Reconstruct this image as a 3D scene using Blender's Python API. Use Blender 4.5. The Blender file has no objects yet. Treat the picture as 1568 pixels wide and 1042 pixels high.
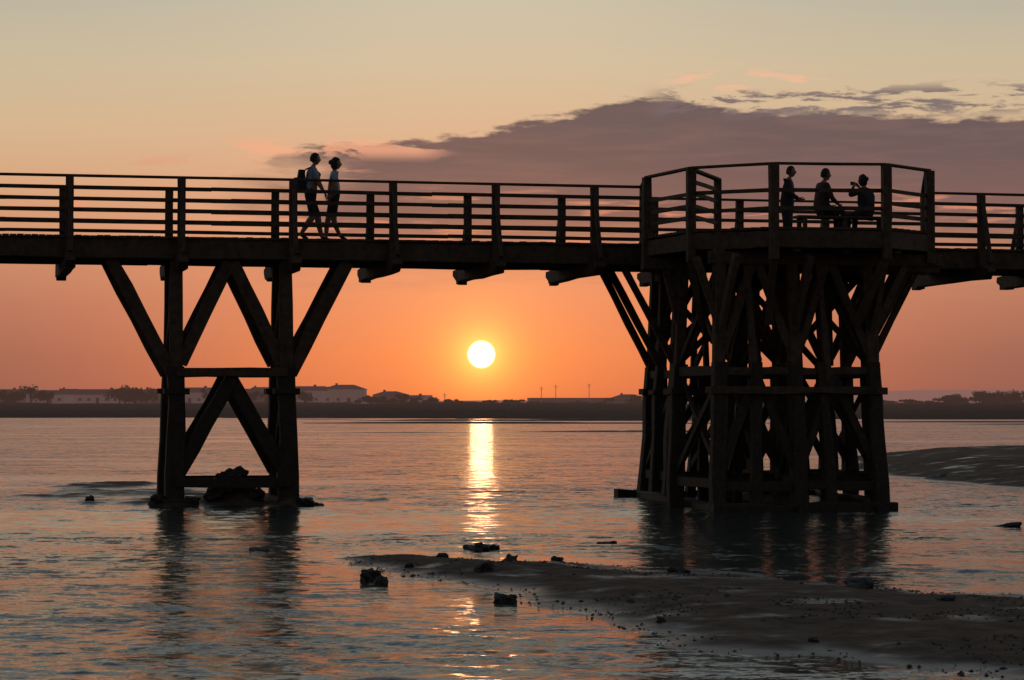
import bpy, math, random
import numpy as np
from mathutils import Vector, Matrix, noise as mnoise
random.seed(7); rng=np.random.default_rng(5)
scene=bpy.context.scene
scene.view_settings.view_transform='Standard'
scene.view_settings.look='None'
scene.view_settings.exposure=0
C=bpy.context.collection
def lin(c):
    return tuple(((v/255)/12.92 if v/255<=0.04045 else ((v/255+0.055)/1.055)**2.4) for v in c)
# ---------------------------------------------------------------- node helper
class NT:
    def __init__(s,tree): s.t=tree; s.n=tree.nodes; s.l=tree.links
    def new(s,k,**kw):
        n=s.n.new(k)
        for a,b in kw.items(): setattr(n,a,b)
        return n
    def put(s,sock,v):
        if hasattr(v,'links'): s.l.new(v,sock)
        else: sock.default_value=v
    def m(s,op,a,b=0.0,c=0.0,clamp=False):
        n=s.new('ShaderNodeMath',operation=op,use_clamp=clamp)
        s.put(n.inputs[0],a); s.put(n.inputs[1],b); s.put(n.inputs[2],c)
        return n.outputs[0]
    def ss(s,v,lo,hi):
        n=s.new('ShaderNodeMapRange',interpolation_type='SMOOTHSTEP')
        s.put(n.inputs[0],v); n.inputs[1].default_value=lo; n.inputs[2].default_value=hi
        return n.outputs[0]
    def mix(s,f,a,b,bt='MIX'):
        n=s.new('ShaderNodeMix',data_type='RGBA',blend_type=bt)
        s.put(n.inputs[0],f)
        s.put(n.inputs[6],a if hasattr(a,'links') else tuple(a)+(1,)*(4-len(a)))
        s.put(n.inputs[7],b if hasattr(b,'links') else tuple(b)+(1,)*(4-len(b)))
        return n.outputs[2]
    def ramp(s,f,pts,interp='LINEAR'):
        n=s.new('ShaderNodeValToRGB'); cr=n.color_ramp; cr.interpolation=interp
        while len(cr.elements)<len(pts): cr.elements.new(0.5)
        for e,(p,c) in zip(cr.elements,pts): e.position=p; e.color=tuple(c)+(1,)
        s.put(n.inputs[0],f); return n.outputs[0]
    def noise(s,vec,scale,detail=3,rough=0.5,dist=0.0,col=False):
        n=s.new('ShaderNodeTexNoise'); s.put(n.inputs['Vector'],vec)
        n.inputs['Scale'].default_value=scale; n.inputs['Detail'].default_value=detail
        n.inputs['Roughness'].default_value=rough; n.inputs['Distortion'].default_value=dist
        return n.outputs[1 if col else 0]
    def vm(s,op,a,b):
        n=s.new('ShaderNodeVectorMath',operation=op); s.put(n.inputs[0],a); s.put(n.inputs[1],b); return n.outputs[0]
    def vmul(s,v,k):
        n=s.new('ShaderNodeVectorMath',operation='MULTIPLY'); s.put(n.inputs[0],v); n.inputs[1].default_value=k
        return n.outputs[0]
    def comb(s,x,y,z):
        n=s.new('ShaderNodeCombineXYZ'); s.put(n.inputs[0],x); s.put(n.inputs[1],y); s.put(n.inputs[2],z); return n.outputs[0]
    def sep(s,v):
        n=s.new('ShaderNodeSeparateXYZ'); s.put(n.inputs[0],v); return n.outputs

def mat(name):
    m=bpy.data.materials.new(name); m.use_nodes=True
    h=NT(m.node_tree); b=m.node_tree.nodes['Principled BSDF']
    return m,h,b
def simple(name,c1,c2,scale,rough=0.8,bump=0.3,bd=0.01,emis=None,stretch=(1,1,1)):
    m,h,b=mat(name)
    tc=h.new('ShaderNodeTexCoord').outputs['Object']
    v=h.vmul(tc,stretch)
    n=h.noise(v,scale,5,0.6)
    h.put(b.inputs['Base Color'],h.ramp(n,[(0.3,c1),(0.7,c2)]))
    b.inputs['Roughness'].default_value=rough
    if bump:
        bn=h.new('ShaderNodeBump'); bn.inputs['Strength'].default_value=bump; bn.inputs['Distance'].default_value=bd
        h.put(bn.inputs['Height'],n); h.put(b.inputs['Normal'],bn.outputs[0])
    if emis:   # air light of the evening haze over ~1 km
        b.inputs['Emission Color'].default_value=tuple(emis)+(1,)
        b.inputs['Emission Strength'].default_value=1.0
    return m
# ---------------------------------------------------------------- materials
M_wood=simple('weathered_timber',(0.045,0.031,0.019),(0.130,0.088,0.052),7,0.85,0.5,0.01,stretch=(1,1,1))
M_woodw=simple('wet_timber',(0.022,0.018,0.011),(0.062,0.046,0.028),9,0.8,0.6,0.015)
M_rock=simple('wet_rock',(0.02,0.017,0.014),(0.07,0.058,0.045),6,0.7,0.7,0.03)
M_skin=simple('skin',(0.28,0.15,0.09),(0.34,0.19,0.12),20,0.6,0)
M_hair=simple('hair',(0.012,0.008,0.006),(0.03,0.02,0.014),60,0.7,0.3,0.004)
M_white=simple('light_shirt',(0.36,0.46,0.56),(0.46,0.58,0.68),14,0.9,0.3,0.01)
M_blue=simple('blue_shirt',(0.20,0.30,0.42),(0.26,0.38,0.5),14,0.9,0.3,0.01)
M_dark=simple('dark_cloth',(0.015,0.016,0.02),(0.035,0.035,0.045),14,0.9,0.3,0.01)
M_red=simple('dark_red_cloth',(0.05,0.025,0.025),(0.08,0.035,0.035),14,0.9,0.3,0.01)
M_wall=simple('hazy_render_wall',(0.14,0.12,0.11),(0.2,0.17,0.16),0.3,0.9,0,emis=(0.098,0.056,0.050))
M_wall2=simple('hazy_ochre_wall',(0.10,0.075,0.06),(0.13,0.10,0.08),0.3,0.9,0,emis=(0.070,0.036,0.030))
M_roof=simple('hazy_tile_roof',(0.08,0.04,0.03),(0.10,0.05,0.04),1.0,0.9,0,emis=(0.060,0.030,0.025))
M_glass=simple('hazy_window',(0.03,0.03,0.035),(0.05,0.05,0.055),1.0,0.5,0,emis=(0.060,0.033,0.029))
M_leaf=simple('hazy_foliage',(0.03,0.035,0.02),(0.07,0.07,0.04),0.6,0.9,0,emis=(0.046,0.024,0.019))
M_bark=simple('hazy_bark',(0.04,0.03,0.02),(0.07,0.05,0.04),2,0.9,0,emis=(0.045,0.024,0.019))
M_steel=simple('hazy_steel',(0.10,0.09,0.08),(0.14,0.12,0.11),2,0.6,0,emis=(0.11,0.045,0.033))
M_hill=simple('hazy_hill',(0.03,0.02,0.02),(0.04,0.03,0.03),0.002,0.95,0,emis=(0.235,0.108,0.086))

# ---------------------------------------------------------------- mesh builder
class MB:
    def __init__(s): s.v=[]; s.f=[]
    def beam(s,p0,p1,w,h,seg=3,jit=0.006,w1=None,h1=None,up=(0,0,1)):
        p0=Vector(p0); p1=Vector(p1); d=(p1-p0).normalized()
        u=Vector(up)
        if abs(d.dot(u))>0.97: u=Vector((0,1,0))
        side=d.cross(u).normalized(); u=side.cross(d).normalized()
        w1=w if w1 is None else w1; h1=h if h1 is None else h1
        base=len(s.v)
        for i in range(seg+1):
            t=i/seg; c=p0.lerp(p1,t); ww=(w+(w1-w)*t)/2; hh=(h+(h1-h)*t)/2
            ww+=random.uniform(-jit,jit); hh+=random.uniform(-jit,jit)
            c=c+side*random.uniform(-jit,jit)+u*random.uniform(-jit,jit)
            ch=min(ww,hh)*0.18
            for (a,b) in ((ww,hh-ch),(ww-ch,hh),(-ww+ch,hh),(-ww,hh-ch),(-ww,-hh+ch),(-ww+ch,-hh),(ww-ch,-hh),(ww,-hh+ch)):
                s.v.append(tuple(c+side*a+u*b))
        for i in range(seg):
            for k in range(8):
                a=base+i*8+k; b=base+i*8+(k+1)%8
                s.f.append((a,b,b+8,a+8))
        s.f.append(tuple(base+k for k in range(7,-1,-1)))
        s.f.append(tuple(base+seg*8+k for k in range(8)))
    def box(s,c,d,rz=0):
        cx,cy,cz=c; b=len(s.v); ca,sa=math.cos(rz),math.sin(rz)
        for z in (-1,1):
            for x,y in ((-1,-1),(1,-1),(1,1),(-1,1)):
                px,py=x*d[0]/2,y*d[1]/2
                s.v.append((cx+px*ca-py*sa,cy+px*sa+py*ca,cz+z*d[2]/2))
        s.f+=[(b,b+3,b+2,b+1),(b+4,b+5,b+6,b+7),(b,b+1,b+5,b+4),(b+1,b+2,b+6,b+5),(b+2,b+3,b+7,b+6),(b+3,b,b+4,b+7)]
    def obj(s,name,m,parent=None):
        me=bpy.data.meshes.new(name); me.from_pydata(s.v,[],s.f); me.update()
        o=bpy.data.objects.new(name,me); C.objects.link(o); me.materials.append(m)
        if parent: o.parent=parent
        return o
def empty(name,loc=(0,0,0),rz=0):
    e=bpy.data.objects.new(name,None); e.location=loc; e.rotation_euler=(0,0,rz); e.empty_display_size=0.3
    C.objects.link(e); return e

# ================================================================ FOOTBRIDGE
ANG=math.radians(12.97)
bridge=empty('timber_footbridge',(0,50,0),ANG)
ZD=5.33; ZB=4.89; W=2.5      # local frame: x along the bridge, y away (0 near edge .. W far edge)
S0,S1=-24.0,27.0
PL=[(2.79,0),(2.31,-2.02),(2.60,-4.02),(3.84,-5.2),(5.95,-5.48),(7.2,-4.53),(9.0,0)]
# deck planks
mb=MB(); s=S0
while s<S1:
    w=0.14
    e0=-0.10+random.uniform(-0.03,0.03); e1=W+0.10+random.uniform(-0.03,0.03)
    mb.box((s,(e0+e1)/2,ZD-0.025+random.uniform(-0.006,0.006)),(w-0.014,e1-e0,0.05)); s+=w
mb.obj('deck_planks',M_wood,bridge)
# longitudinal beams
mb=MB()
for y in (0.02,0.85,1.65,W-0.02):
    s=S0
    while s<S1:
        mb.beam((s,y,(ZB+ZD-0.055)/2),(min(s+4.2,S1),y,(ZB+ZD-0.055)/2),0.16,ZD-0.055-ZB,3,0.008); s+=4.2
mb.obj('longitudinal_beams',M_wood,bridge)
# stations
ST=[-8.92-2.13*k for k in range(7,0,-1)]+[-8.92,-6.74,-4.517,-2.489,-0.369,1.709,3.8,5.75,7.75,10.246]+[10.246+2.15*k for k in range(1,8)]
mb=MB(); pn=MB(); pf=MB(); br=MB()
for s in ST:
    plat=3<s<8.5
    z=4.80
    y0=-0.65 if not plat else 0.3; y1=W+1.15
    mb.beam((s,y0+0.25,z),(s,y1-0.30,z),0.22,0.28,4,0.01)
    mb.beam((s,y1-0.30,z+0.0),(s,y1,z+0.06),0.22,0.28,1,0.008,h1=0.13)
    mb.beam((s,y1-0.46,z-0.13),(s,y1-0.16,z-0.12),0.19,0.12,1,0.015)
    if not plat: mb.beam((s,y0+0.25,z),(s,y0,z+0.05),0.2,0.24,1,0.004,h1=0.1)
    if not plat:
        pn.beam((s,-0.13,4.93),(s,-0.13,6.49),0.16,0.12,4,0.004)
        br.beam((s,-0.62,4.98),(s,-0.20,6.30),0.08,0.09,2,0.004)
    pf.beam((s,W+0.13,4.93),(s,W+0.13,6.49),0.16,0.12,4,0.004)
    br.beam((s,W+0.75,4.98),(s,W+0.20,6.25),0.08,0.09,2,0.004)
mb.obj('cross_beams',M_wood,bridge); pn.obj('near_railing_posts',M_wood,bridge); pf.obj('far_railing_posts',M_wood,bridge)
br.obj('outrigger_braces',M_wood,bridge)
# rails
RZ=[6.27,6.045,5.82,5.595]
def rails(mbx,p,q,zs,top=True,zt=6.50,off=0.0):
    p=Vector((p[0],p[1],0)); q=Vector((q[0],q[1],0)); L=(q-p).length; n=max(1,int(L/4.3)); 
    for i in range(n):
        a=p.lerp(q,i/n); b=p.lerp(q,(i+1)/n)
        for z in zs:
            mbx.beam((a.x,a.y,z+random.uniform(-0.010,0.010)),(b.x,b.y,z+random.uniform(-0.010,0.010)),0.035,0.075,2,0.003)
        if top: mbx.beam((a.x,a.y,zt),(b.x,b.y,zt),0.14,0.045,2,0.003)
mb=MB()
rails(mb,(S0,-0.045),(PL[0][0],-0.045),RZ); rails(mb,(PL[-1][0],-0.045),(S1,-0.045),RZ)
mb.obj('near_railing_rails',M_wood,bridge)
mb=MB(); rails(mb,(S0,W+0.045),(S1,W+0.045),RZ); mb.obj('far_railing_rails',M_wood,bridge)

# -- piers: two rows of splayed piles with braces
YA,YB=0.15,1.25
def ycol(y,z):
    k=(4.7-z)/4.7
    return y+(-0.30*k if y<1 else 0.25*k)
def pier(s0,s1,up,lo):
    m=(s0+s1)/2
    for y in (YA,YB):
        for s in (s0,s1):
            sg=-1 if s==s0 else 1
            up.beam((s,ycol(y,2.2),2.2),(s,y,4.9),0.27,0.25,3,0.012,w1=0.24,h1=0.22)
            lo.beam((s+sg*0.05,ycol(y,-0.9),-0.9),(s,ycol(y,2.75),2.75),0.42,0.36,5,0.022,w1=0.32,h1=0.29)
            lo.beam((s-0.25,ycol(y,2.27),2.27),(s+0.25,ycol(y,2.27),2.27),0.42,0.12,1,0.012)
            yy=ycol(y,2.7)
            up.beam((s-0.08,yy,2.62) if s==s0 else (s-0.08,yy+0.02,2.82),(s-1.28,y,4.88) if s==s0 else (m+0.03,y+0.02,4.86),0.15,0.26,4,0.008)
            up.beam((s+0.08,yy,2.62) if s==s1 else (s+0.08,yy,2.82),(s+1.24,y,4.88) if s==s1 else (m-0.03,y,4.86),0.15,0.26,4,0.008)
        up.beam((s0,ycol(y,2.65)-0.16,2.64),(s1,ycol(y,2.65)-0.16,2.64),0.12,0.17,3,0.008)
        lo.beam((s0+0.05,ycol(y,0.75),0.66),(m+0.03,ycol(y,2.5),2.58),0.15,0.27,4,0.01)
        lo.beam((s1-0.05,ycol(y,0.75),0.66),(m-0.03,ycol(y,2.5)+0.03,2.58),0.15,0.27,4,0.01)
        lo.beam((s0-0.05,ycol(y,0.5)-0.2,0.46),(s1+0.05,ycol(y,0.5)-0.2,0.46),0.12,0.19,3,0.012)
    for s in (s0,s1):
        for (za,zb2) in ((0.6,2.5),(2.85,4.6)):
            lo.beam((s+0.05,ycol(YA,za),za),(s+0.05,ycol(YB,zb2),zb2),0.08,0.16,3,0.008)
            lo.beam((s-0.05,ycol(YB,za),za),(s-0.05,ycol(YA,zb2),zb2),0.08,0.16,3,0.008)
        for z in (0.5,2.64):
            lo.beam((s,ycol(YA,z)-0.1,z),(s,ycol(YB,z)+0.1,z),0.1,0.18,2,0.01)
        lo.beam((s,ycol(YA,0.0)-0.35,0.02),(s,ycol(YB,0.0)+0.3,0.02),0.50,0.22,4,0.04)
up=MB(); lo=MB()
pier(-6.82,-4.63,up,lo); pier(-19.6,-17.4,up,lo); pier(19.0,21.2,up,lo)
up.obj('pier_upper_timbers',M_wood,bridge); lo.obj('pier_lower_timbers',M_woodw,bridge)

# -- main trestle below the viewing platform
up=MB(); lo=MB()
cols={2.4:[3.77,4.7,5.75,6.7,7.6],1.2:[3.6,4.6,5.6,6.6,7.6],0.10:[3.6,4.9,5.75,6.7,7.66],-2.3:[2.95,3.95,5.0,5.9,6.85],-4.45:[3.0,3.7,4.45,5.1,5.95]}
rows=[2.4,1.2,0.10,-2.3,-4.45]
def sp(s,r,z):
    k=(4.7-z)/4.7; L=cols[r]
    return s+(s-sum(L)/len(L))/2.0*0.20*k
def ry(r,z):
    k=(4.7-z)/4.7
    return r+(0.3*k if r>2 else (-0.35*k if r<-4 else 0))
def P(s,r,z,dy=0.0): return (sp(s,r,z),ry(r,z)+dy,z)
for r in rows:
    L=cols[r]
    for i,s in enumerate(L):
        main=i in(0,2,4)
        w=0.25 if main else 0.16
        lo.beam(P(s,r,-0.9),P(s+(0 if main else random.uniform(-.15,.15)),r,2.8),w+.05,w+.05,5,0.025,w1=w,h1=w)
        up.beam(P(s,r,2.3),P(s+(0 if main else random.uniform(-.2,.2)),r,4.95),w-.04,w-.04,3,0.012)
        if main: lo.beam((sp(s,r,2.27)-0.2,ry(r,2.27),2.27),(sp(s,r,2.27)+0.2,ry(r,2.27),2.27),0.4,0.12,1,0.012)
    lo.beam(P(L[0]-.1,r,0.46),P(L[-1]+.1,r,0.46),0.12,0.18,5,0.02)
    up.beam(P(L[0]-.1,r,2.64),P(L[-1]+.1,r,2.64),0.12,0.15,5,0.012)
    if r in (2.4,0.10,-4.45): up.beam(P(L[0]-.2,r,2.27,-.15),P(L[-1]+.2,r,2.27,-.15),0.1,0.13,5,0.012)
    for a,b in ((L[0],L[2]),(L[2],L[4])):
        m=(a+b)/2
        lo.beam(P(a,r,0.7),P(m,r,2.55),0.12,0.16,3,0.012)
        lo.beam(P(b,r,0.7),P(m,r,2.55,.04),0.12,0.16,3,0.012)
        if r!=1.2:
            up.beam(P(a,r,2.85),P(m,r,4.85),0.12,0.16,3,0.008)
            up.beam(P(b,r,2.85),P(m,r,4.85,.04),0.12,0.16,3,0.008)
    if r in (-2.3,2.4):
        for a,b in ((L[0],L[2]),(L[2],L[4])):
            up.beam(P(a,r,2.8,.12),P(b,r,4.75,.12),0.06,0.13,3,0.01)
            up.beam(P(b,r,2.8,.18),P(a,r,4.75,.18),0.06,0.13,3,0.01)
pairs=[(2.4,0.10),(0.10,-2.3),(-2.3,-4.45)]
for a,b in pairs:
    for i in (0,1,2,3,4):
        for z0,z1 in ((0.6,2.5),(2.8,4.7)):
            lo.beam(P(cols[a][i],a,z0),P(cols[b][i],b,z1),0.07,0.13,3,0.01)
            q0=P(cols[b][i],b,z0); q1=P(cols[a][i],a,z1)
            lo.beam((q0[0]+0.08,q0[1],q0[2]),(q1[0]+0.08,q1[1],q1[2]),0.07,0.13,3,0.01)
        if i in(0,2,4):
            for z in (0.5,2.64): lo.beam(P(cols[a][i],a,z),P(cols[b][i],b,z),0.1,0.18,2,0.012)
# outer V braces for the bridge rows
for r in (2.4,1.2,0.10):
    L=cols[r]
    up.beam((L[0]-0.02,ry(r,2.7),2.66),(L[0]-1.22,r,4.88),0.12,0.14,4,0.008)
    up.beam((L[-1]+0.02,ry(r,2.7),2.66),(L[-1]+1.2,r,4.88),0.12,0.14,4,0.008)
# knee braces under the platform edge
for r in (-2.3,-4.45):
    up.beam(P(cols[r][0],r,3.5),(2.55,r,4.8),0.12,0.16,3,0.008)
    up.beam(P(cols[r][-1],r,3.3),(cols[r][-1]+0.85,r,4.8),0.12,0.16,3,0.008)
for s in cols[-4.45][::2]: up.beam(P(s,-4.45,3.3),(s+.1,-5.2,4.8),0.12,0.16,3,0.008)
for (x,y) in PL[2:5]: up.beam((x*.8+.9,y*.86,3.55),(x,y,4.75),0.13,0.15,3,0.008)
# ground sills
for i in (0,2,4):
    lo.beam((sp(cols[2.4][i],2.4,0),3.1,0.03),(sp(cols[-4.45][i],-4.45,0),-5.2,0.03),0.34,0.2,7,0.04)
lo.beam((2.7,-4.9,0.05),(6.35,-4.9,0.05),0.3,0.2,5,0.04)
lo.beam((3.0,2.9,0.05),(8.0,2.9,0.05),0.3,0.18,5,0.04)
up.obj('platform_trestle_upper',M_wood,bridge); lo.obj('platform_trestle_lower',M_woodw,bridge)

# -- viewing platform
ctr=Vector((5.4,-2.2))
def clipx(y):
    xs=[]
    n=len(PL)
    for i in range(n):
        a=PL[i]; b=PL[(i+1)%n]
        if (a[1]-y)*(b[1]-y)<0:
            xs.append(a[0]+(b[0]-a[0])*(y-a[1])/(b[1]-a[1]))
    return (min(xs),max(xs)) if len(xs)>=2 else None
mb=MB(); y=-0.18
while y>-5.5:
    c=clipx(y)
    if c: mb.box(((c[0]+c[1])/2,y,ZD-0.023+random.uniform(-0.005,0.005)),(c[1]-c[0]+0.2,0.126,0.05))
    y-=0.14
mb.obj('platform_planks',M_wood,bridge)
mb=MB()
for i in range(len(PL)-1):
    a,b=PL[i],PL[i+1]
    mb.beam((a[0],a[1],5.10),(b[0],b[1],5.10),0.12,0.32,3,0.01)
for s in (3.3,4.3,5.3,6.3,7.2):
    yy=-5.2 if 3.6<s<6.6 else -4.3
    mb.beam((s,0.0,4.99),(s,yy,4.99),0.14,0.26,4,0.01)
for r in (-2.3,-4.45):
    x0,x1=clipx(r); mb.beam((x0-0.25,r,4.78),(x1+0.25,r,4.78),0.2,0.24,4,0.01)
mb.obj('platform_frame',M_wood,bridge)
mb=MB()
for i,(x,y) in enumerate(PL):
    if i in (0,6): mb.beam((x,y-0.02,4.75),(x,y-0.02,6.5),0.15,0.15,3,0.004)
    else:
        d=(Vector((x,y))-ctr).normalized()*0.03
        mb.beam((x+d.x,y+d.y,4.72),(x+d.x,y+d.y,6.51),0.17,0.17,4,0.004)
Q=(3.70,-2.19)
mb.beam((Q[0],Q[1],5.3),(Q[0],Q[1],6.49),0.13,0.13,3,0.004)
mb.obj('platform_posts',M_wood,bridge)
mb=MB()
for i in range(len(PL)-1):
    rails(mb,PL[i],PL[i+1],[6.03,5.68] if i in (2,3) else [6.03,5.80,5.57],True,6.52)
rails(mb,PL[2],Q,[6.27,6.04,5.81,5.6],True,6.49)
mb.obj('platform_rails',M_wood,bridge)
# bench (own object)
R=Matrix.Translation((0,50,0))@Matrix.Rotation(ANG,4,'Z')
def loc2w(x,y,z): return R@Vector((x,y,z))
bp=loc2w(6.30,-2.25,ZD)
bench=empty('timber_bench',bp,ANG)
mb=MB()
for k in range(3): mb.beam((-1.0,-0.15+0.15*k,0.43),(1.0,-0.15+0.15*k,0.43),0.13,0.05,2,0.003)
mb.obj('seat',M_wood,bench)
mb=MB()
for x in (-0.85,0,0.85):
    mb.beam((x,-0.17,0.0),(x,-0.17,0.41),0.08,0.08,1,0.003); mb.beam((x,0.17,0.0),(x,0.17,0.41),0.08,0.08,1,0.003)
    mb.beam((x,-0.2,0.36),(x,0.2,0.36),0.06,0.06,1,0.003)
mb.obj('legs',M_wood,bench)

# ================================================================ PEOPLE
def skin_mesh(verts,edges,radii,root,sub=2):
    me=bpy.data.meshes.new('sk'); me.from_pydata(verts,edges,[]); me.update()
    o=bpy.data.objects.new('sk',me); C.objects.link(o)
    o.modifiers.new('s','SKIN'); 
    if not me.skin_vertices: bpy.context.view_layer.update()
    sv=me.skin_vertices[0].data
    for i,r in enumerate(radii):
        sv[i].radius=(r,r) if not isinstance(r,tuple) else r
        sv[i].use_root=(i==root)
    m=o.modifiers.new('b','SUBSURF'); m.levels=sub; m.render_levels=sub
    dg=bpy.context.evaluated_depsgraph_get(); ev=o.evaluated_get(dg)
    me2=bpy.data.meshes.new_from_object(ev)
    vs=[tuple(v.co) for v in me2.vertices]; fs=[tuple(p.vertices) for p in me2.polygons]
    bpy.data.objects.remove(o); return vs,fs
def segd(p,a,b):
    ab=b-a; t=max(0,min(1,(p-a).dot(ab)/max(ab.length_squared,1e-9))); return (p-(a+ab*t)).length
def person(name,loc,yaw,J,mats,height=1.73,hair='short',pack=False,hold=False,head_yaw=0,slim=1.0):
    """J: dict of joint positions (facing +X, y to the left), metres for a 1.73 m person"""
    root=empty(name,loc,yaw); k=height/1.73; root.scale=(k,k,k)
    f=slim
    J=dict(J)
    for sd in 'LR':
        a=Vector(J['kn'+sd]); b=Vector(J['an'+sd]); J['ca'+sd]=tuple(a.lerp(b,0.33)+Vector((-0.015,0,0)))
    names=['pel','sp','ch','nk','hb','shL','elL','wrL','shR','elR','wrR','hpL','knL','caL','anL','toL','hpR','knR','caR','anR','toR']
    idx={n:i for i,n in enumerate(names)}
    V=[J[n] for n in names]
    E=[('pel','sp'),('sp','ch'),('ch','nk'),('nk','hb'),('ch','shL'),('shL','elL'),('elL','wrL'),('ch','shR'),('shR','elR'),('elR','wrR'),
       ('pel','hpL'),('hpL','knL'),('knL','caL'),('caL','anL'),('anL','toL'),('pel','hpR'),('hpR','knR'),('knR','caR'),('caR','anR'),('anR','toR')]
    rr=dict(pel=(.165*f,.125*f),sp=(.155*f,.125*f),ch=(.175*f,.135*f),nk=.060,hb=.05,sh=.072*f,el=.050*f,wr=.030,hp=.105*f,kn=.066*f,ca=.060*f,an=.038,to=.036)
    rad=[rr[n] if n in rr else rr[n[:2]] for n in names]
    vs,fs=skin_mesh(V,[(idx[a],idx[b]) for a,b in E],rad,0)
    segs=[(Vector(J[a]),Vector(J[b]),a,b) for a,b in E]
    allv=list(vs); allf=list(fs); fm=[]
    def cls(p):
        best=None;bd=9
        for a,b,na,nb in segs:
            d=segd(p,a,b)
            if d<bd: bd=d;best=(a,b,na,nb)
        a,b,na,nb=best; t=(p-a).dot(b-a)/(b-a).length_squared
        if na in('nk',) : return 0
        if na in('pel',) and nb[:2]=='hp': return 2
        if na[:2]=='hp': return 2 if (mats.get('long') or t<0.85) else 0
        if na[:2] in('kn','ca'): return 2 if mats.get('long') else 0
        if na[:2]=='an': return 3
        if na[:2]=='sh': return 1 if (t<0.65 or mats.get('long')) else 0
        if na[:2]=='el': return 1 if mats.get('long') and t<.95 else 0
        if na=='pel' and t<0.35: return 2
        return 1
    for q in fs:
        c=Vector((0,0,0))
        for i in q: c+=Vector(vs[i])
        fm.append(cls(c/len(q)))
    for sd in 'LR':
        w=Vector(J['wr'+sd]); e=Vector(J['el'+sd]); d=(w-e).normalized()
        side=Vector((1,0,0)) if abs(d.x)<0.8 else Vector((0,0,1))
        side=(side-d*side.dot(d)).normalized(); inn=d.cross(side).normalized()
        if (inn.y>0)==(sd=='L'): inn=-inn
        hv=[w-d*0.02,w+d*0.045,w+d*0.08]; he=[(0,1),(1,2)]; hr=[.024,(.036,.02),(.038,.018)]
        for j,(o,L) in enumerate(((.030,.070),(.010,.082),(-.010,.076),(-.029,.058))):
            b0=len(hv); base=w+d*0.088+side*o
            hv+= [base, base+d*L*0.5+inn*0.010, base+d*L*0.85+inn*0.034]; hr+=[.0095,.009,.0075]
            he+=[(2,b0),(b0,b0+1),(b0+1,b0+2)]
        b0=len(hv); hv+=[w+d*0.035+side*0.032,w+d*0.065+side*0.055+inn*0.01,w+d*0.09+side*0.058+inn*0.022]; hr+=[.012,.010,.009]; he+=[(1,b0),(b0,b0+1),(b0+1,b0+2)]
        v2,f2=skin_mesh([tuple(x) for x in hv],he,hr,1,1)
        o=len(allv); allv+=v2; allf+=[tuple(i+o for i in q) for q in f2]; fm+=[0]*len(f2)
    # head: shaped sphere with jaw, nose, brow, eye sockets, ears
    hb=Vector(J['hb']); hc=hb+Vector((0.02,0,0.095)); n1,n2=20,28
    ca,sa=math.cos(head_yaw),math.sin(head_yaw)
    o=len(allv)
    for i in range(n1+1):
        th=math.pi*i/n1
        for j in range(n2):
            ph=2*math.pi*j/n2
            x,y,z=math.sin(th)*math.cos(ph),math.sin(th)*math.sin(ph),math.cos(th)
            X,Y,Z=x*0.095,y*0.074,z*0.118
            if z<0: 
                Y*=1+0.28*z; 
                if x<0: X*=1+0.35*z
                else: X*=1+0.06*z
            if x>0:
                g=lambda yy,zz,sy,sz:math.exp(-((y-yy)/sy)**2-((z-zz)/sz)**2)
                X+=0.026*g(0,-0.18,0.16,0.16)+0.012*g(0,-0.02,0.12,0.15)+0.006*g(0,0.28,0.5,0.1)
                X-=0.010*g(0.36,0.06,0.16,0.10)+0.010*g(-0.36,0.06,0.16,0.10)
                X+=0.008*g(0,-0.46,0.25,0.06)+0.007*g(0,-0.60,0.22,0.06)-0.005*g(0,-0.53,0.3,0.035)+0.012*g(0,-0.86,0.3,0.14)
            allv.append((hc.x+X*ca-Y*sa,hc.y+X*sa+Y*ca,hc.z+Z))
    for i in range(n1):
        for j in range(n2):
            a=o+i*n2+j; b=o+i*n2+(j+1)%n2
            allf.append((a,a+n2,b+n2,b)); fm.append(0)
    for sg in (1,-1):   # ears
        o=len(allv)
        for i in range(7):
            for j in range(8):
                th=math.pi*i/6; ph=2*math.pi*j/8
                X=-0.005+0.020*math.sin(th)*math.cos(ph); Y=sg*0.074+0.010*math.sin(th)*math.sin(ph); Z=-0.01+0.032*math.cos(th)
                allv.append((hc.x+X*ca-Y*sa,hc.y+X*sa+Y*ca,hc.z+Z))
        for i in range(6):
            for j in range(8):
                a=o+i*8+j; b=o+i*8+(j+1)%8; allf.append((a,a+8,b+8,b)); fm.append(0)
    me=bpy.data.meshes.new('body'); me.from_pydata(allv,[],allf); me.update()
    for mm in (M_skin,mats['top'],mats['leg'],M_dark): me.materials.append(mm)
    me.polygons.foreach_set('material_index',fm); me.polygons.foreach_set('use_smooth',[True]*len(fm))
    b=bpy.data.objects.new('body',me); C.objects.link(b); b.parent=root
    # hair
    hv=[];hf=[]
    for i in range(15):
        th=math.pi*i/14*(0.62 if hair=='short' else 0.78)
        for j in range(28):
            ph=2*math.pi*j/28
            x,y,z=math.sin(th)*math.cos(ph),math.sin(th)*math.sin(ph),math.cos(th)
            lim=0.30*math.pi
            if x>0.25 and th>lim:
                t=lim; x,y,z=math.sin(t)*math.cos(ph),math.sin(t)*math.sin(ph),math.cos(t)
            r=1.08+0.03*math.sin(9*ph+5*th)+0.02*random.random()
            if hair!='short': r+=0.10*(x<0)+.05
            X,Y,Z=x*0.095*r-0.004,y*0.076*r,z*0.118*r
            hv.append((hc.x+X*ca-Y*sa,hc.y+X*sa+Y*ca,hc.z+Z))
    for i in range(14):
        for j in range(28):
            a=i*28+j; c=i*28+(j+1)%28; hf.append((a,a+28,c+28,c))
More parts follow.
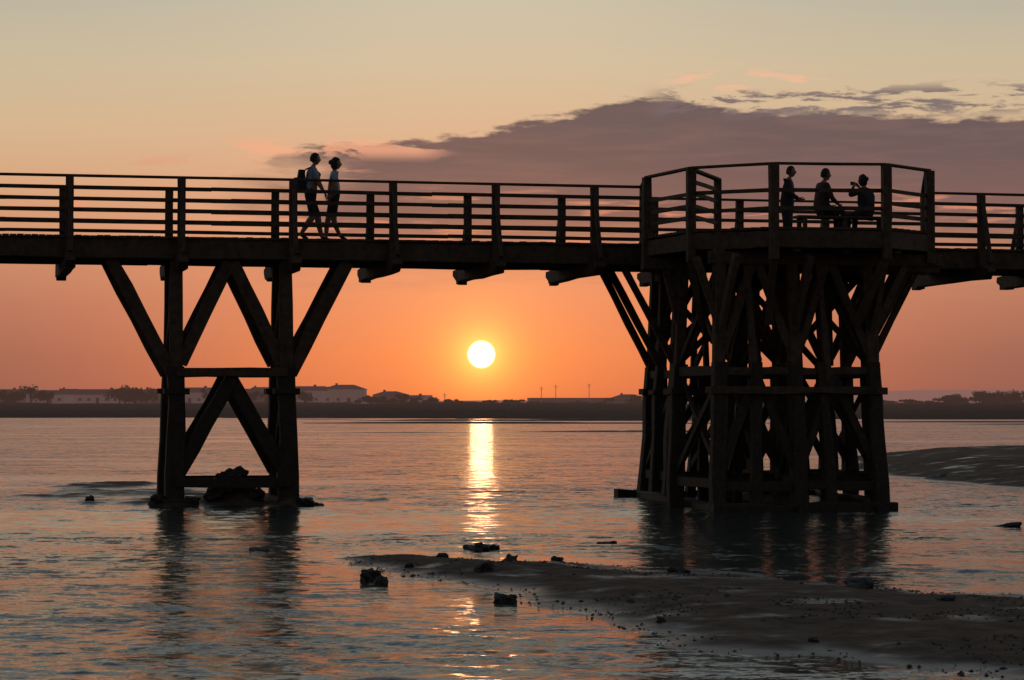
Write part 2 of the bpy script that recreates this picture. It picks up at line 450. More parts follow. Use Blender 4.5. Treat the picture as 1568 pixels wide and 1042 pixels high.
    if hair=='bun':
        o=len(hv)
        for i in range(9):
            for j in range(12):
                th=math.pi*i/8; ph=2*math.pi*j/12; r=0.048+0.006*random.random()
                X=-0.115+r*math.sin(th)*math.cos(ph); Y=r*math.sin(th)*math.sin(ph); Z=0.03+r*math.cos(th)
                hv.append((hc.x+X*ca-Y*sa,hc.y+X*sa+Y*ca,hc.z+Z))
        for i in range(8):
            for j in range(12):
                a=o+i*12+j; c=o+i*12+(j+1)%12; hf.append((a,a+12,c+12,c))
    me=bpy.data.meshes.new('hair'); me.from_pydata(hv,[],hf); me.materials.append(M_hair)
    h=bpy.data.objects.new('hair',me); C.objects.link(h); h.parent=root
    if pack:
        mb=MB(); ch=Vector(J['ch']); sp_=Vector(J['sp'])
        mb.beam((sp_.x-0.20,0,sp_.z-0.10),(ch.x-0.21,0,ch.z+0.10),0.29,0.17,5,0.010,w1=0.22,h1=0.13,up=(1,0,0))
        mb.beam((sp_.x-0.30,0,sp_.z-0.05),(sp_.x-0.30,0,sp_.z+0.14),0.2,0.08,2,0.006,up=(1,0,0))
        for sg in (1,-1):
            pts=[(ch.x-0.15,sg*.09,ch.z+.10),(ch.x-.02,sg*.11,ch.z+.16),(ch.x+.14,sg*.11,ch.z+.02),(sp_.x+.10,sg*.14,sp_.z-.0),(sp_.x-.14,sg*.1,sp_.z-.08)]
            for p,q in zip(pts[:-1],pts[1:]): mb.beam(p,q,0.05,0.02,1,0.001)
        pk=mb.obj('backpack',M_dark,root)
        bv=pk.modifiers.new('b','BEVEL'); bv.width=0.03; bv.segments=3
    if hold:
        w=(Vector(J['wrL'])+Vector(J['wrR']))/2; mb=MB(); mb.box((w.x+0.1,w.y,w.z+0.08),(0.015,0.14,0.075))
        mb.obj('camera',M_dark,root)
    return root
def walk(ph,lean=0.03,arm=1.0):
    a=ph
    return dict(pel=(0,0,.93),sp=(lean*.4,0,1.12),ch=(lean*.8,0,1.32),nk=(lean+.005,0,1.475),hb=(lean+.03,0,1.545),
      shL=(lean*.8,.175,1.41),elL=(lean-.10*arm*a,.225,1.14),wrL=(lean+.02-.02*a,.235,.91),
      shR=(lean*.8,-.175,1.41),elR=(lean+.02+.08*arm*a,-.225,1.15),wrR=(lean+.22*a,-.225,.98),
      hpL=(0,.09,.89),knL=(.20*a,.10,.50),anL=(.30*a,.10,.085),toL=(.30*a+.18,.11,.04),
      hpR=(0,-.09,.89),knR=(.04*a,-.10,.48),anR=(-.24*a,-.10,.13),toR=(-.24*a+.15,-.11,.04))
def wpos(a,yb): return loc2w(a,yb,ZD)
person('walking_man_with_backpack',wpos(-4.02,0.95),ANG,walk(0.85,.05),dict(top=M_blue,leg=M_dark),1.79,pack=True,head_yaw=0.1,slim=1.12)
person('walking_woman',wpos(-3.50,1.15),ANG,walk(-0.5,0.0),dict(top=M_white,leg=M_dark),1.72,hair='bun',head_yaw=-0.2,slim=1.0)
stand=dict(pel=(0,0,.93),sp=(.01,0,1.12),ch=(.03,0,1.32),nk=(.045,0,1.475),hb=(.07,0,1.545),
  shL=(.03,.18,1.41),elL=(.08,.24,1.15),wrL=(.24,.14,1.05),shR=(.03,-.18,1.41),elR=(.10,-.24,1.15),wrR=(.27,-.12,1.07),
  hpL=(0,.09,.89),knL=(.03,.11,.49),anL=(-.02,.12,.085),toL=(.15,.14,.035),hpR=(0,-.09,.89),knR=(.01,-.11,.49),anR=(-.02,-.12,.085),toR=(.15,-.14,.035))
sit=dict(pel=(0,0,.55),sp=(.0,0,.73),ch=(.03,0,.93),nk=(.06,0,1.085),hb=(.09,0,1.155),
  shL=(.03,.18,1.02),elL=(.10,.22,.78),wrL=(.30,.16,.66),shR=(.03,-.18,1.02),elR=(.12,-.22,.78),wrR=(.32,-.14,.66),
  hpL=(.02,.09,.53),knL=(.42,.12,.53),anL=(.40,.12,.085),toL=(.58,.13,.035),hpR=(.02,-.09,.53),knR=(.42,-.12,.53),anR=(.45,-.12,.085),toR=(.63,-.13,.035))
shoot=dict(sit); shoot.update(elL=(.22,.28,.93),wrL=(.27,.09,1.13),elR=(.22,-.28,.93),wrR=(.27,-.09,1.13))
person('standing_man',Vector((5.87,52.2,ZD)),ANG-0.5,stand,dict(top=M_dark,leg=M_dark,long=True),1.73,slim=1.25)
person('seated_man',loc2w(5.87,-2.2,ZD),ANG+0.15,sit,dict(top=M_red,leg=M_dark,long=True),1.80,slim=1.05)
person('seated_woman_taking_photo',loc2w(6.84,-2.2,ZD),ANG+math.pi/2+0.5,shoot,dict(top=M_dark,leg=M_dark,long=True),1.66,hair='bun',hold=True,slim=1.15)

# ================================================================ TERRAIN
def fbm(X,Y,scale,octs=4,seed=0):
    out=np.zeros_like(X); amp=1; tot=0
    for o in range(octs):
        r=np.random.default_rng(seed*17+o); T=r.random((256,256))
        x=X*scale*(2**o)+37.3*o; y=Y*scale*(2**o)+11.7*o
        xi=np.floor(x).astype(int); yi=np.floor(y).astype(int); fx=x-xi; fy=y-yi
        fx=fx*fx*(3-2*fx); fy=fy*fy*(3-2*fy)
        a=T[xi%256,yi%256]; b=T[(xi+1)%256,yi%256]; c=T[xi%256,(yi+1)%256]; d=T[(xi+1)%256,(yi+1)%256]
        out+=amp*((a*(1-fx)+b*fx)*(1-fy)+(c*(1-fx)+d*fx)*fy-0.5); tot+=amp; amp*=0.5
    return out/tot*2
def sdf(X,Y,poly):
    d=np.full(X.shape,1e9); inside=np.zeros(X.shape,bool); n=len(poly)
    for i in range(n):
        ax,ay=poly[i]; bx,by=poly[(i+1)%n]
        ex,ey=bx-ax,by-ay; t=np.clip(((X-ax)*ex+(Y-ay)*ey)/(ex*ex+ey*ey),0,1)
        d=np.minimum(d,np.hypot(X-ax-t*ex,Y-ay-t*ey))
        if ay!=by:
            c=((ay>Y)!=(by>Y))&(X<(bx-ax)*(Y-ay)/(by-ay)+ax); inside^=c
    return np.where(inside,d,-d)
bankA=[(-2.25,31.9),(-1.24,32.3),(0,31.0),(.95,30.6),(1.71,29.8),(2.76,28.3),(3.78,27.5),(5.37,25.7),(7.3,24.6),(14,23),(22,20),(22,12),(8,12),(4.9,16.2),(3.85,17.6),(3.08,18.75),(2.19,19.7),(1.54,20.9),(.99,22.4),(.55,23.8),(0,25.4),(-.6,27),(-1.26,28.8),(-2.0,31)]
bankB=[(10.6,77),(12.2,92),(19.9,101),(46,108),(60,70),(26.4,55),(12.9,58),(11.6,62),(10.4,69)]
bankC=[(-11.9,60),(-9.9,63.6),(-7.7,60),(-4.6,54),(-2.6,51.7),(-4.2,49.0),(-6,48.3),(-8.7,49.6),(-11,53)]
def height(X,Y):
    n1=fbm(X*0.8,Y*0.5,0.9,5,1); n2=fbm(X,Y,3.2,4,2); n3=fbm(X,Y,0.25,3,3)
    A=sdf(X,Y,bankA)+0.9*n1*0.8; zA=np.where(A>0,np.minimum(0.085,0.065*A)+0.022*n2+0.030*n1*np.clip(A,0,1),np.maximum(A*0.09,-0.5)+0.018*n2)
    B=sdf(X,Y,bankB)+0.8*n3; zB=np.where(B>0,np.minimum(0.45,0.12*B),np.maximum(B*0.08,-0.5))+0.02*n1
    Cc=sdf(X,Y,bankC)+0.6*n1; zC=np.where(Cc>0,np.minimum(0.03,-0.01+0.05*Cc)+0.070*n1+0.03*n2,np.maximum(-0.01+Cc*0.07,-0.5)+0.03*n1)
    F=(Y-345)+45*fbm(X,Y,0.018,4,4)+0.00003*X*X
    zF=np.where(F>0,np.minimum(2.3,0.008*F)+0.15*n3,np.maximum(F*0.012,-0.5))
    G=25*fbm(X*0.35,Y,0.045,3,6)-5-np.abs(Y-270)*0.11
    zG=np.where(G>0,np.minimum(0.12,0.03*G),np.maximum(0.03*G,-0.5))
    z=np.maximum.reduce([zA,zB,zC,zF,zG])
    m=0.33*np.exp(-(((X+5.6)/0.40)**2+((Y-49.1)/0.6)**2))*(1+0.9*n2)
    m+=0.16*np.exp(-(((X+6.65)/0.35)**2+((Y-48.2)/0.4)**2))+0.16*np.exp(-(((X+4.4)/0.4)**2+((Y-48.6)/0.4)**2))
    return z+m*1.2
xs=np.concatenate([-np.geomspace(4000,64,34),np.arange(-60,-14,0.9),np.arange(-14,14,0.10),np.arange(14,60,0.9),np.geomspace(64,4000,34)])
ys=np.concatenate([np.arange(-20,12,2),np.arange(12,36,0.08),np.arange(36,66,0.18),np.arange(66,110,0.6),np.arange(110,520,5),np.geomspace(530,9000,40)])
X,Y=np.meshgrid(xs,ys); Z=height(X,Y)
def grid_obj(name,X,Y,Z,m):
    ny,nx=X.shape
    co=np.stack([X,Y,Z],-1).reshape(-1,3).astype(np.float32)
    i=np.arange((ny-1)*(nx-1)); r=i//(nx-1); c=i%(nx-1); a=r*nx+c
    q=np.stack([a,a+1,a+nx+1,a+nx],-1).astype(np.int32)
    me=bpy.data.meshes.new(name); me.vertices.add(len(co)); me.vertices.foreach_set('co',co.ravel())
    me.loops.add(q.size); me.loops.foreach_set('vertex_index',q.ravel())
    me.polygons.add(len(q)); me.polygons.foreach_set('loop_start',np.arange(0,q.size,4,dtype=np.int32)); 
    me.update(calc_edges=True); me.validate()
    me.polygons.foreach_set('use_smooth',np.ones(len(me.polygons),bool))
    o=bpy.data.objects.new(name,me); C.objects.link(o); me.materials.append(m); return o
mt,h,b=mat('tidal_mud')
pos=h.new('ShaderNodeNewGeometry').outputs['Position']
n=h.noise(pos,3.0,8,0.65); n2=h.noise(pos,28,4,0.6); n3=h.noise(pos,0.9,4,0.6)
px=h.sep(pos)
wet=h.ss(px[2],0.0,0.05)
col=h.ramp(n,[(0.3,(0.060,0.040,0.025)),(0.72,(0.175,0.118,0.072))])
col=h.mix(wet,h.mix(1.0,col,(0.5,0.5,0.5),'MULTIPLY'),col)
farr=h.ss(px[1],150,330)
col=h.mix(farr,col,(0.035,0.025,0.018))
h.put(b.inputs['Base Color'],col)
patch=h.ss(n3,0.30,0.48)
rg=h.m('ADD',h.m('MULTIPLY',h.m('MULTIPLY',wet,patch),0.62),0.24,clamp=True)
h.put(b.inputs['Roughness'],h.m('MAXIMUM',rg,h.m('MULTIPLY',farr,0.95)))
h.put(b.inputs['Specular IOR Level'],h.m('SUBTRACT',0.40,h.m('MULTIPLY',h.m('MULTIPLY',wet,patch),0.28)))
bn=h.new('ShaderNodeBump'); bn.inputs['Strength'].default_value=1.0; bn.inputs['Distance'].default_value=0.03
h.put(bn.inputs['Height'],h.m('ADD',n,h.m('MULTIPLY',n2,0.35))); h.put(b.inputs['Normal'],bn.outputs[0])
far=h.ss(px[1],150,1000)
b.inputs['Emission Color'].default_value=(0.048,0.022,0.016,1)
h.put(b.inputs['Emission Strength'],far)  # haze painted into the mud as emission, growing towards the far shore
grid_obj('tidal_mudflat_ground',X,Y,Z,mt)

# ================================================================ WATER (real ripples near, fine normal detail everywhere)
mw,h,b=mat('estuary_water')
gm=h.new('ShaderNodeNewGeometry'); pos=gm.outputs['Position']
def wn(st,sc,det,ro,dist=0.0):
    return h.vm('SUBTRACT',h.noise(h.vmul(pos,st),sc,det,ro,dist,col=True),(0.5,0.5,0.5))
w1=wn((0.45,1,1),1.9,2,0.5,0.6); w2=wn((0.5,1,1),6.5,3,0.65,0.4); w3=wn((0.65,1,1),20,2,0.6)
cal=h.ss(h.noise(h.vmul(pos,(0.30,1,1)),0.13,4,0.55,0.5),0.33,0.55)
gust=h.ss(h.noise(h.vmul(pos,(0.5,1,1)),0.8,3,0.6,0.3),0.3,0.7)
amp=h.m('MULTIPLY',h.m('ADD',0.70,h.m('MULTIPLY',cal,1.90)),h.m('ADD',0.65,h.m('MULTIPLY',gust,0.7)))
farw=h.m('ADD',0.38,h.m('MULTIPLY',h.ss(h.sep(pos)[1],38,68),0.72))
amp=h.m('MULTIPLY',amp,farw)
sl_=h.vm('ADD',h.vmul(w1,(0.28,0.42,0)),h.vm('ADD',h.vmul(w2,(0.56,0.90,0)),h.vmul(w3,(0.42,0.50,0))))
sc_=h.new('ShaderNodeVectorMath',operation='SCALE'); h.l.new(sl_,sc_.inputs[0]); h.put(sc_.inputs['Scale'],amp)
nrm=h.new('ShaderNodeVectorMath',operation='NORMALIZE'); h.l.new(h.vm('ADD',sc_.outputs[0],gm.outputs['Normal']),nrm.inputs[0])
h.put(b.inputs['Normal'],nrm.outputs[0])
b.inputs['Base Color'].default_value=(0.055,0.064,0.050,1)
b.inputs['Roughness'].default_value=0.13; b.inputs['IOR'].default_value=1.333
yfine=np.exp(np.arange(math.log(14.5),math.log(74),0.0022))
xs2=np.concatenate([-np.geomspace(4000,18,20),np.arange(-16,16,0.055),np.geomspace(17,4000,20)])
ys2=np.concatenate([np.linspace(-20,14,10),yfine,np.geomspace(76,700,14)])
X2,Y2=np.meshgrid(xs2,ys2)
hz_=height(X2,Y2)
shal=np.clip(-hz_/0.16,0.22,1.0)
gustn=np.clip(0.75+0.9*fbm(X2*0.5,Y2,0.35,3,31),0.25,1.5)
fade=np.clip((74-Y2)/22,0,1)*np.clip((Y2-14)/0.6,0,1)*np.clip((16-np.abs(X2))/0.8,0,1)
wx=X2*0.62+0.18*Y2
Z2=(0.024*fbm(wx*0.8,Y2,2.3,2,21)+0.012*fbm(wx,Y2,6.0,2,22)+0.012*fbm(X2*0.4,Y2,0.9,1,23))*shal*gustn*fade
grid_obj('estuary_water',X2,Y2,Z2,mw)

# ================================================================ ROCKS
import bmesh
def rock(loc,size,rz=0,seed=0,blocky=0.5):
    bm=bmesh.new(); bmesh.ops.create_icosphere(bm,subdivisions=4,radius=0.5)
    for v in bm.verts:
        p=v.co.copy(); m=max(abs(p.x),abs(p.y),abs(p.z)); cube=p/m*0.42
        p=p.lerp(cube,blocky)
        n=mnoise.fractal(p*2.3+Vector((seed*7.1,seed*3.3,0)),0.9,2.0,4)
        q=mnoise.cell(p*3+Vector((seed,seed,seed)))
        v.co=p*(1+0.45*n)+p.normalized()*0.05*q
    me=bpy.data.meshes.new('rock'); bm.to_mesh(me); bm.free()
    o=bpy.data.objects.new('shore_rock',me); C.objects.link(o); me.materials.append(M_rock)
    o.location=loc; o.scale=size; o.rotation_euler=(random.uniform(-.2,.2),random.uniform(-.2,.2),rz)
RK=[(-1.58,27.9,.24,.3,.20),(-1.45,27.3,.13,.2,.15),(-0.07,24.8,.22,.24,.15),(-0.45,33.8,.22,.4,.16),(-0.30,34,.18,.3,.10),(-0.6,34.2,.14,.3,.08),(1.38,35.2,.2,.4,.08),(-3.45,33.4,.22,.4,.10),(-8.7,50.6,.16,.3,.14),
    (-4.1,48.6,.3,.5,.12),(8.1,40.3,.5,.5,.08),(3.72,26.3,.26,.35,.12),(-0.33,28.6,.2,.25,.13),(1.95,28.6,.22,.25,.10),(1.35,22.3,.07,.1,.06),(-0.02,30.6,.15,.2,.12),(-5.6,49.0,.62,.6,.42),(-5.9,48.9,.4,.5,.26),(-5.15,49.0,.4,.5,.28),(-6.96,48.2,.3,.4,.2),(11.4,66,.5,.9,.1),
    (-1.25,29.8,.1,.16,.07),(0.55,30.2,.14,.18,.08),(2.5,20.4,.08,.1,.05),(4.3,24.2,.12,.14,.07),(-3.85,48.6,.2,.3,.1),(-6.3,48.3,.25,.35,.14),(-0.9,31.6,.12,.2,.08)]
for i,(x,y,sx_,sy_,sz_) in enumerate(RK):
    zz=float(height(np.array([[x]]),np.array([[y]]))[0,0]); rock((x,y,max(zz,-0.02)+sz_*0.14),(sx_*1.1,sy_,sz_*1.2),random.uniform(-.6,.6),i,0.6 if i in(0,2) else 0.3)
# pebble / shell litter on the bank - one object
mb=MB()
def octa(mb,c,r):
    o=len(mb.v)
    for d in ((1,0,0),(0,1,0),(-1,0,0),(0,-1,0),(0,0,.6),(0,0,-.6)):
        k=r*random.uniform(.6,1.3); mb.v.append((c[0]+d[0]*k,c[1]+d[1]*k,c[2]+d[2]*k))
    for i in range(4): mb.f.append((o+i,o+(i+1)%4,o+4)); mb.f.append((o+(i+1)%4,o+i,o+5))
NP=2400; cx=rng.uniform(-2.2,7,NP*6); cy=rng.uniform(16,32.5,NP*6); hz=height(cx[None,:],cy[None,:])[0]
cl=fbm(cx[None,:],cy[None,:],1.3,3,9)[0]
k=0
for x,y,z,c in zip(cx,cy,hz,cl):
    if z>-0.012 and (c>0.12 or abs(z)<0.012) and k<NP: octa(mb,(x,y,z+0.004),min(.045,abs(random.gauss(0,0.010))+0.004)); k+=1
mb.obj('pebble_litter',M_rock)

# ================================================================ FAR SHORE
def gz(x,y): return float(height(np.array([[x]]),np.array([[y]]))[0,0])
def house(x,y,w,d,hh,kind,m,name='white_house'):
    r=empty(name,(x,y,gz(x,y)-0.3),random.uniform(-.25,.25))
    mb=MB(); mb.box((0,0,hh/2),(w,d,hh))
    mb.obj('walls',m,r)
    mb=MB()
    if kind=='gable':
        rh=w*0.08+0.4
        mb.v+=[(-w/2-.4,-d/2-.4,hh),(w/2+.4,-d/2-.4,hh),(w/2+.4,d/2+.4,hh),(-w/2-.4,d/2+.4,hh),(-w/2-.2,0,hh+rh),(w/2+.2,0,hh+rh)]
        mb.f+=[(0,1,5,4),(2,3,4,5),(3,0,4),(1,2,5),(3,2,1,0)]
        mb.box((w*.25,0.6,hh+rh),(0.7,0.7,0.9))
    elif kind=='hip':
        rh=w*0.08+0.4
        mb.v+=[(-w/2-.4,-d/2-.4,hh),(w/2+.4,-d/2-.4,hh),(w/2+.4,d/2+.4,hh),(-w/2-.4,d/2+.4,hh),(-w*.22,0,hh+rh),(w*.22,0,hh+rh)]
        mb.f+=[(0,1,5,4),(2,3,4,5),(3,0,4),(1,2,5),(3,2,1,0)]
        mb.box((-w*.2,0.3,hh+rh),(0.6,0.6,0.9))
    else:
        for sx_,sy_,wx,wy in ((0,-d/2,w+.1,.25),(0,d/2,w+.1,.25),(-w/2,0,.25,d-.4),(w/2,0,.25,d-.4)): mb.box((sx_,sy_,hh+.15),(wx,wy,.4))
        if w<24: mb.box((w*.2,0,hh+.5),(w*.28,d*.4,1.0))
    mb.obj('roof',M_roof if kind!='flat' else m,r)
    mb=MB(); fl=max(1,int(hh//2.6)); nw=max(2,int(w//2.6))
    for f_ in range(fl):
        for i in range(nw):
            if f_==0 and i==nw//2: continue
            if hh>1.9: mb.box((-w/2+(i+.5)*w/nw,-d/2-.02,f_*2.6+1.5),(0.9,.08,0.8))
    mb.obj('windows',M_glass,r)
    mb=MB(); mb.box((-w/2+(nw//2+.5)*w/nw,-d/2-.02,min(1.0,hh*.4)),(1.0,.1,min(2.0,hh*.8))); mb.obj('door',M_roof,r)
def fx(px,D): return (px-784)/3750*D
hs=[(8,900,12,5.6,'gable'),(42,930,16,5.2,'flat'),(78,880,13,5.0,'gable'),(108,940,11,5.8,'hip'),(150,900,18,4.8,'gable'),(196,930,14,5.4,'flat'),(236,890,12,5.6,'hip'),(296,900,16,6.0,'gable'),(330,930,12,5.4,'flat'),(372,880,14,5.4,'gable'),
    (402,940,12,6.6,'hip'),(466,900,14,6.8,'gable'),(496,930,17,7.4,'flat'),(528,905,14,7.6,'hip'),(574,930,9,3.4,'flat'),(598,900,10,4.6,'hip'),(634,920,8,3.0,'gable'),(650,900,7,2.8,'flat')]
for i,(px_,D,w,hh,k) in enumerate(hs):
    D=D-180; sc=D/900
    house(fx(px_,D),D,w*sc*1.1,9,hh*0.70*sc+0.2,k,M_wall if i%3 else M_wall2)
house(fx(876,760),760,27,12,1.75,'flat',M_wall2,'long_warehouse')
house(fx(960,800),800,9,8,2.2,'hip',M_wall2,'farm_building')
def pole(x,y,hgt):
    r=empty('utility_pole',(x,y,gz(x,y)-.2)); mb=MB(); mb.beam((0,0,0),(0,0,hgt),.22,.22,2,0,w1=.14,h1=.14)
    mb.obj('mast',M_steel,r); mb=MB(); mb.beam((-.6,0,hgt-.5),(.6,0,hgt-.5),.10,.10,1,0); mb.beam((-.4,0,hgt-1.0),(.4,0,hgt-1.0),.10,.10,1,0)
    mb.obj('crossarms',M_steel,r)
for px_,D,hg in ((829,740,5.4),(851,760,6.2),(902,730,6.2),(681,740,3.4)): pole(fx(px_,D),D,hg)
def tree_mass(name,lst,nl=110):
    r=empty(name); tr=MB(); lf=MB()
    for x,y,w,hh in lst:
        z0=gz(x,y)-.2
        tr.beam((x,y,z0),(x+random.uniform(-.3,.3),y,z0+hh*.6),.4,.4,3,.03,w1=.2,h1=.2)
        cl=[(x+random.gauss(0,w*.26),y+random.gauss(0,w*.2),z0+hh*random.uniform(.30,.84),w*random.uniform(.12,.26)) for _ in range(9)]
        for c in cl[:5]: tr.beam((x,y,z0+hh*.35),(c[0],c[1],c[2]),.16,.16,1,0,w1=.06,h1=.06)
        for c in cl:
            for _ in range(nl):
                v=Vector((random.gauss(0,1),random.gauss(0,1),random.gauss(0,.7))).normalized()*c[3]*random.random()**.4
                v.z*=min(1.0,hh*.25/c[3])
                p=Vector(c[:3])+v; a=Vector((random.gauss(0,1),random.gauss(0,1),random.gauss(0,1))).normalized()*random.uniform(.12,.3)
                bq=a.orthogonal().normalized()*a.length*random.uniform(.6,1); o=len(lf.v)
                lf.v+=[tuple(p+a),tuple(p+bq),tuple(p-a),tuple(p-bq)]; lf.f.append((o,o+1,o+2,o+3))
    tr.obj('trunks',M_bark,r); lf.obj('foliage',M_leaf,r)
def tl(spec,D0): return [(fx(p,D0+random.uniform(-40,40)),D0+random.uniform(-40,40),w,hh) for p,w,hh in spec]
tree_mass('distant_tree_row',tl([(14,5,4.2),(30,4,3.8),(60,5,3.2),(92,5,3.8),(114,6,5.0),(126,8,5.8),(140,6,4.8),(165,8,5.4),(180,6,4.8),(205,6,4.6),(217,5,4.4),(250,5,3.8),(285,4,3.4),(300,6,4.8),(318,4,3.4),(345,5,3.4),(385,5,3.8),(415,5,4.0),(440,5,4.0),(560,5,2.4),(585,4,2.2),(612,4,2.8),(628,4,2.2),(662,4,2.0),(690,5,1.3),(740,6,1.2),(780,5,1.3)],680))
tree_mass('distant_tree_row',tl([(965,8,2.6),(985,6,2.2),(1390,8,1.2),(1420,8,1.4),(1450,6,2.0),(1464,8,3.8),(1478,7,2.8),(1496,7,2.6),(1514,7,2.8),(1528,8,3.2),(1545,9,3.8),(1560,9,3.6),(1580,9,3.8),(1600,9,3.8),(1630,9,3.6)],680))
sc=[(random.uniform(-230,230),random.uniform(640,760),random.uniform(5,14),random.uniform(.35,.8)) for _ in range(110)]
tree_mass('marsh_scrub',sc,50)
# far hill range
hx=np.linspace(-5000,6000,160); hy=np.linspace(7000,8600,14); HX,HY=np.meshgrid(hx,hy)
prof=14+10*fbm(HX,HX*0,0.0011,4,11)+34*np.exp(-((HX-1500)/700)**2)+22*np.exp(-((HX-3000)/900)**2)+12*np.exp(-((HX+1900)/700)**2)
HZ=prof*np.sin(np.clip((HY-7000)/1600,0,1)*np.pi)+6*fbm(HX,HY,0.004,3,12)
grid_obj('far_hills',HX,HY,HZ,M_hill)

# ================================================================ SKY
SAZ=-0.0125; SEL=math.radians(1.176)
world=bpy.data.worlds.new('World'); scene.world=world; world.use_nodes=True
h=NT(world.node_tree); bg=world.node_tree.nodes['Background']
g=h.new('ShaderNodeTexCoord').outputs['Generated']; vn=h.new('ShaderNodeVectorMath',operation='NORMALIZE'); h.l.new(g,vn.inputs[0]); d=vn.outputs[0]
dx,dy,dz=h.sep(d)
az=h.m('ARCTAN2',dx,dy); el=h.m('ARCSINE',dz)
fac=h.m('SQRT',h.m('DIVIDE',h.m('MAXIMUM',el,0.0),1.5708))
def F(e): return math.sqrt(max(e,0)/1.5708)
els=[0,.02,.04,.0587,.085,.112,.139,.165,.3,.6,1.0,1.57]
cc=[(212,100,66),(238,132,82),(234,140,98),(229,148,110),(220,160,126),(216,178,143),(210,189,158),(202,191,167),(164,170,168),(122,134,146),(84,96,112),(62,70,88)]
cs=[(124,84,78),(148,98,86),(174,114,94),(194,134,105),(211,161,124),(211,180,143),(200,184,155),(182,177,160),(148,156,160),(108,120,134),(80,91,108),(60,68,86)]
r1=h.ramp(fac,[(F(e),lin(c)) for e,c in zip(els,cc)]); r2=h.ramp(fac,[(F(e),lin(c)) for e,c in zip(els,cs)])
da=h.m('SUBTRACT',az,SAZ)
ga=h.m('EXPONENT',h.m('MULTIPLY',h.m('MULTIPLY',da,da),-1/(2*0.095**2)))
sky=h.mix(ga,r2,r1)
back=h.ss(dy,-0.6,0.85)
sky=h.mix(back,h.mix(1.0,sky,(0.30,0.31,0.36),'MULTIPLY'),sky)
# clouds
cv=h.comb(h.m('MULTIPLY',az,1.0),h.m('MULTIPLY',el,4.2),0.0)
n1=h.noise(cv,18,5,0.6,0.3); n2=h.noise(h.comb(az,h.m('MULTIPLY',el,9.0),0.3),22,5,0.6,0.2); n3=h.noise(cv,70,3,0.6)
fc=h.new('ShaderNodeFloatCurve'); cu=fc.mapping.curves[0]
pts=[(-.25,.07),(-.129,.088),(-.10,.099),(-.0837,.1045),(-.049,.108),(.0016,.1155),(.023,.120),(.044,.125),(.068,.1245),(.087,.1205),(.1056,.1185),(.135,.1190),(.164,.1175),(.209,.115),(.25,.11)]
P2=[((a+.25)/.5,e/.2) for a,e in pts]
cu.points[0].location=P2[0]; cu.points[1].location=P2[-1]
for p in P2[1:-1]: cu.points.new(*p)
fc.mapping.update(); h.put(fc.inputs['Value'],h.m('MULTIPLY',h.m('ADD',az,.25),2.0,clamp=True))
top=h.m('MULTIPLY',fc.outputs[0],0.2)
e1=h.m('ADD',h.m('SUBTRACT',top,el),h.m('ADD',h.m('MULTIPLY',h.m('SUBTRACT',n1,.5),.014),h.m('MULTIPLY',h.m('SUBTRACT',n3,.5),.009)))
up_=h.ss(e1,-0.0005,0.0026)
lowf=h.ss(h.m('ADD',el,h.m('MULTIPLY',h.m('SUBTRACT',n2,.5),.030)),.042,.080)
leftf=h.ss(h.m('ADD',az,h.m('MULTIPLY',h.m('SUBTRACT',n1,.5),.10)),-.125,-.062)
front=h.ss(dy,0.6,0.9)
mk=h.m('MULTIPLY',h.m('MULTIPLY',up_,lowf),h.m('MULTIPLY',leftf,front))
ccol=h.ramp(h.m('MULTIPLY',el,8.0),[(0.42,lin((168,111,97))),(0.62,lin((124,91,89))),(0.80,lin((100,82,86))),(1.0,lin((91,80,86)))])
ccol=h.mix(h.m('MULTIPLY',h.ss(n2,.42,.7),.30),ccol,lin((136,102,98)))
sky=h.mix(h.m('MULTIPLY',mk,.97),sky,ccol)
st=h.m('MULTIPLY',h.ss(n2,.55,.66),h.m('MULTIPLY',h.ss(el,.045,.070),h.m('SUBTRACT',1.0,h.ss(el,.080,.092))))
sky=h.mix(h.m('MULTIPLY',h.m('MULTIPLY',st,.6),front),sky,lin((236,150,114)))
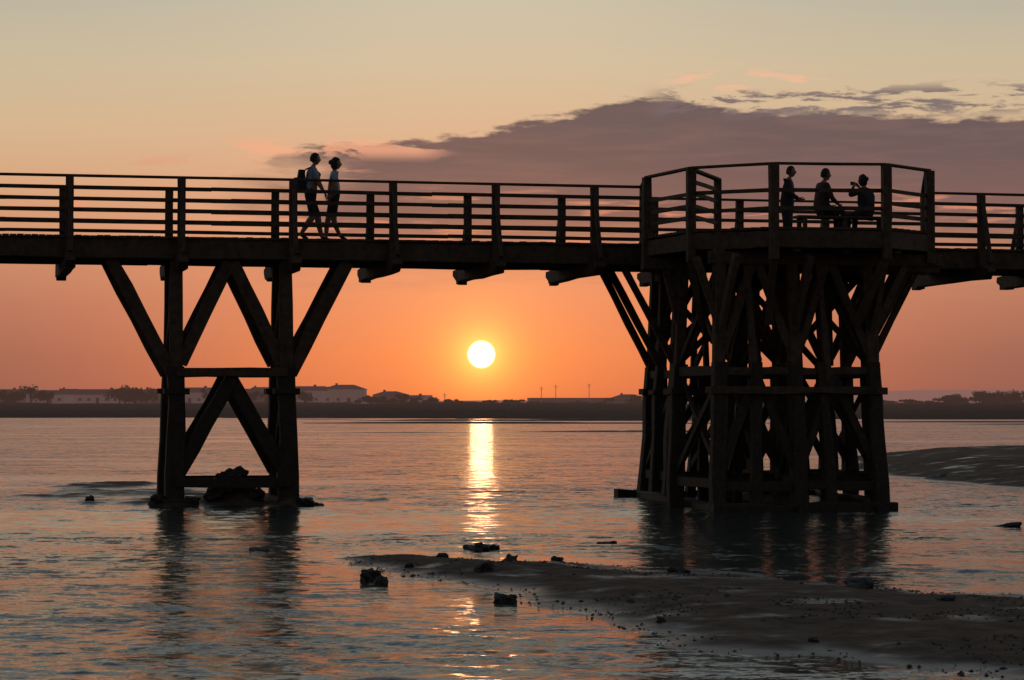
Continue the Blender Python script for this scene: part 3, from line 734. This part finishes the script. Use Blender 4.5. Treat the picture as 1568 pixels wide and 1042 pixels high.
def wisp(a0,a1,e0,e1,thr,col,amt,sc,off):
    global sky
    w=h.noise(h.comb(h.m('ADD',az,off),h.m('MULTIPLY',el,4.5),off),sc,5,.62,.4)
    wa=h.m('MULTIPLY',h.ss(az,a0,a0+.02),h.m('SUBTRACT',1.0,h.ss(az,a1-.02,a1)))
    we=h.m('MULTIPLY',h.ss(el,e0,e0+.006),h.m('SUBTRACT',1.0,h.ss(el,e1-.006,e1)))
    mm=h.m('MULTIPLY',h.ss(w,thr,thr+.08),h.m('MULTIPLY',wa,we))
    sky=h.mix(h.m('MULTIPLY',mm,amt),sky,lin(col))
wisp(.055,.135,.125,.138,.50,(240,184,152),.8,30,0.7)
wisp(.05,.26,.114,.131,.48,(112,100,105),.9,30,2.1)
wisp(-.125,-.02,.098,.110,.46,(240,170,136),.75,34,1.3)
wisp(-.20,-.05,.088,.104,.53,(220,156,128),.5,34,3.3)
# glow and solar disc
dv=h.new('ShaderNodeVectorMath',operation='DISTANCE'); h.l.new(d,dv.inputs[0])
S=Vector((math.sin(SAZ)*math.cos(SEL),math.cos(SAZ)*math.cos(SEL),math.sin(SEL))); dv.inputs[1].default_value=S
ds=dv.outputs['Value']
gl=h.m('EXPONENT',h.m('DIVIDE',ds,-0.0075)); gl2=h.m('EXPONENT',h.m('DIVIDE',ds,-0.035))
sky=h.mix(1.0,sky,h.mix(gl,(0,0,0),(1.3,0.88,0.14)),'ADD')
sky=h.mix(1.0,sky,h.mix(gl2,(0,0,0),(0.24,0.09,0.0)),'ADD')
disc=h.m('SUBTRACT',1.0,h.ss(ds,.0042,.0060))
sky=h.mix(1.0,sky,h.mix(disc,(0,0,0),(4.0,3.4,2.4)),'ADD')
ns=h.new('ShaderNodeTexSky',sky_type='NISHITA'); ns.sun_disc=False; ns.sun_elevation=SEL; ns.sun_rotation=SAZ
sky=h.mix(1.0,sky,h.mix(0.003,(0,0,0),ns.outputs[0]),'ADD')
h.put(bg.inputs['Color'],sky); bg.inputs['Strength'].default_value=1.0
world.cycles.sampling_method='NONE'

sl=bpy.data.lights.new('sun','SUN'); sl.energy=0.004; sl.angle=math.radians(0.55); sl.color=(1.0,0.42,0.18)
so=bpy.data.objects.new('sun',sl); C.objects.link(so); so.rotation_euler=S.to_track_quat('Z','Y').to_euler()
# ================================================================ CAMERA
cam=bpy.data.cameras.new('camera'); co=bpy.data.objects.new('camera',cam); C.objects.link(co)
cam.sensor_width=36; cam.lens=86.1; cam.clip_end=20000; cam.clip_start=0.5
co.location=(0,0,2.0); co.rotation_euler=(math.radians(90+1.512),0,0)
scene.camera=co
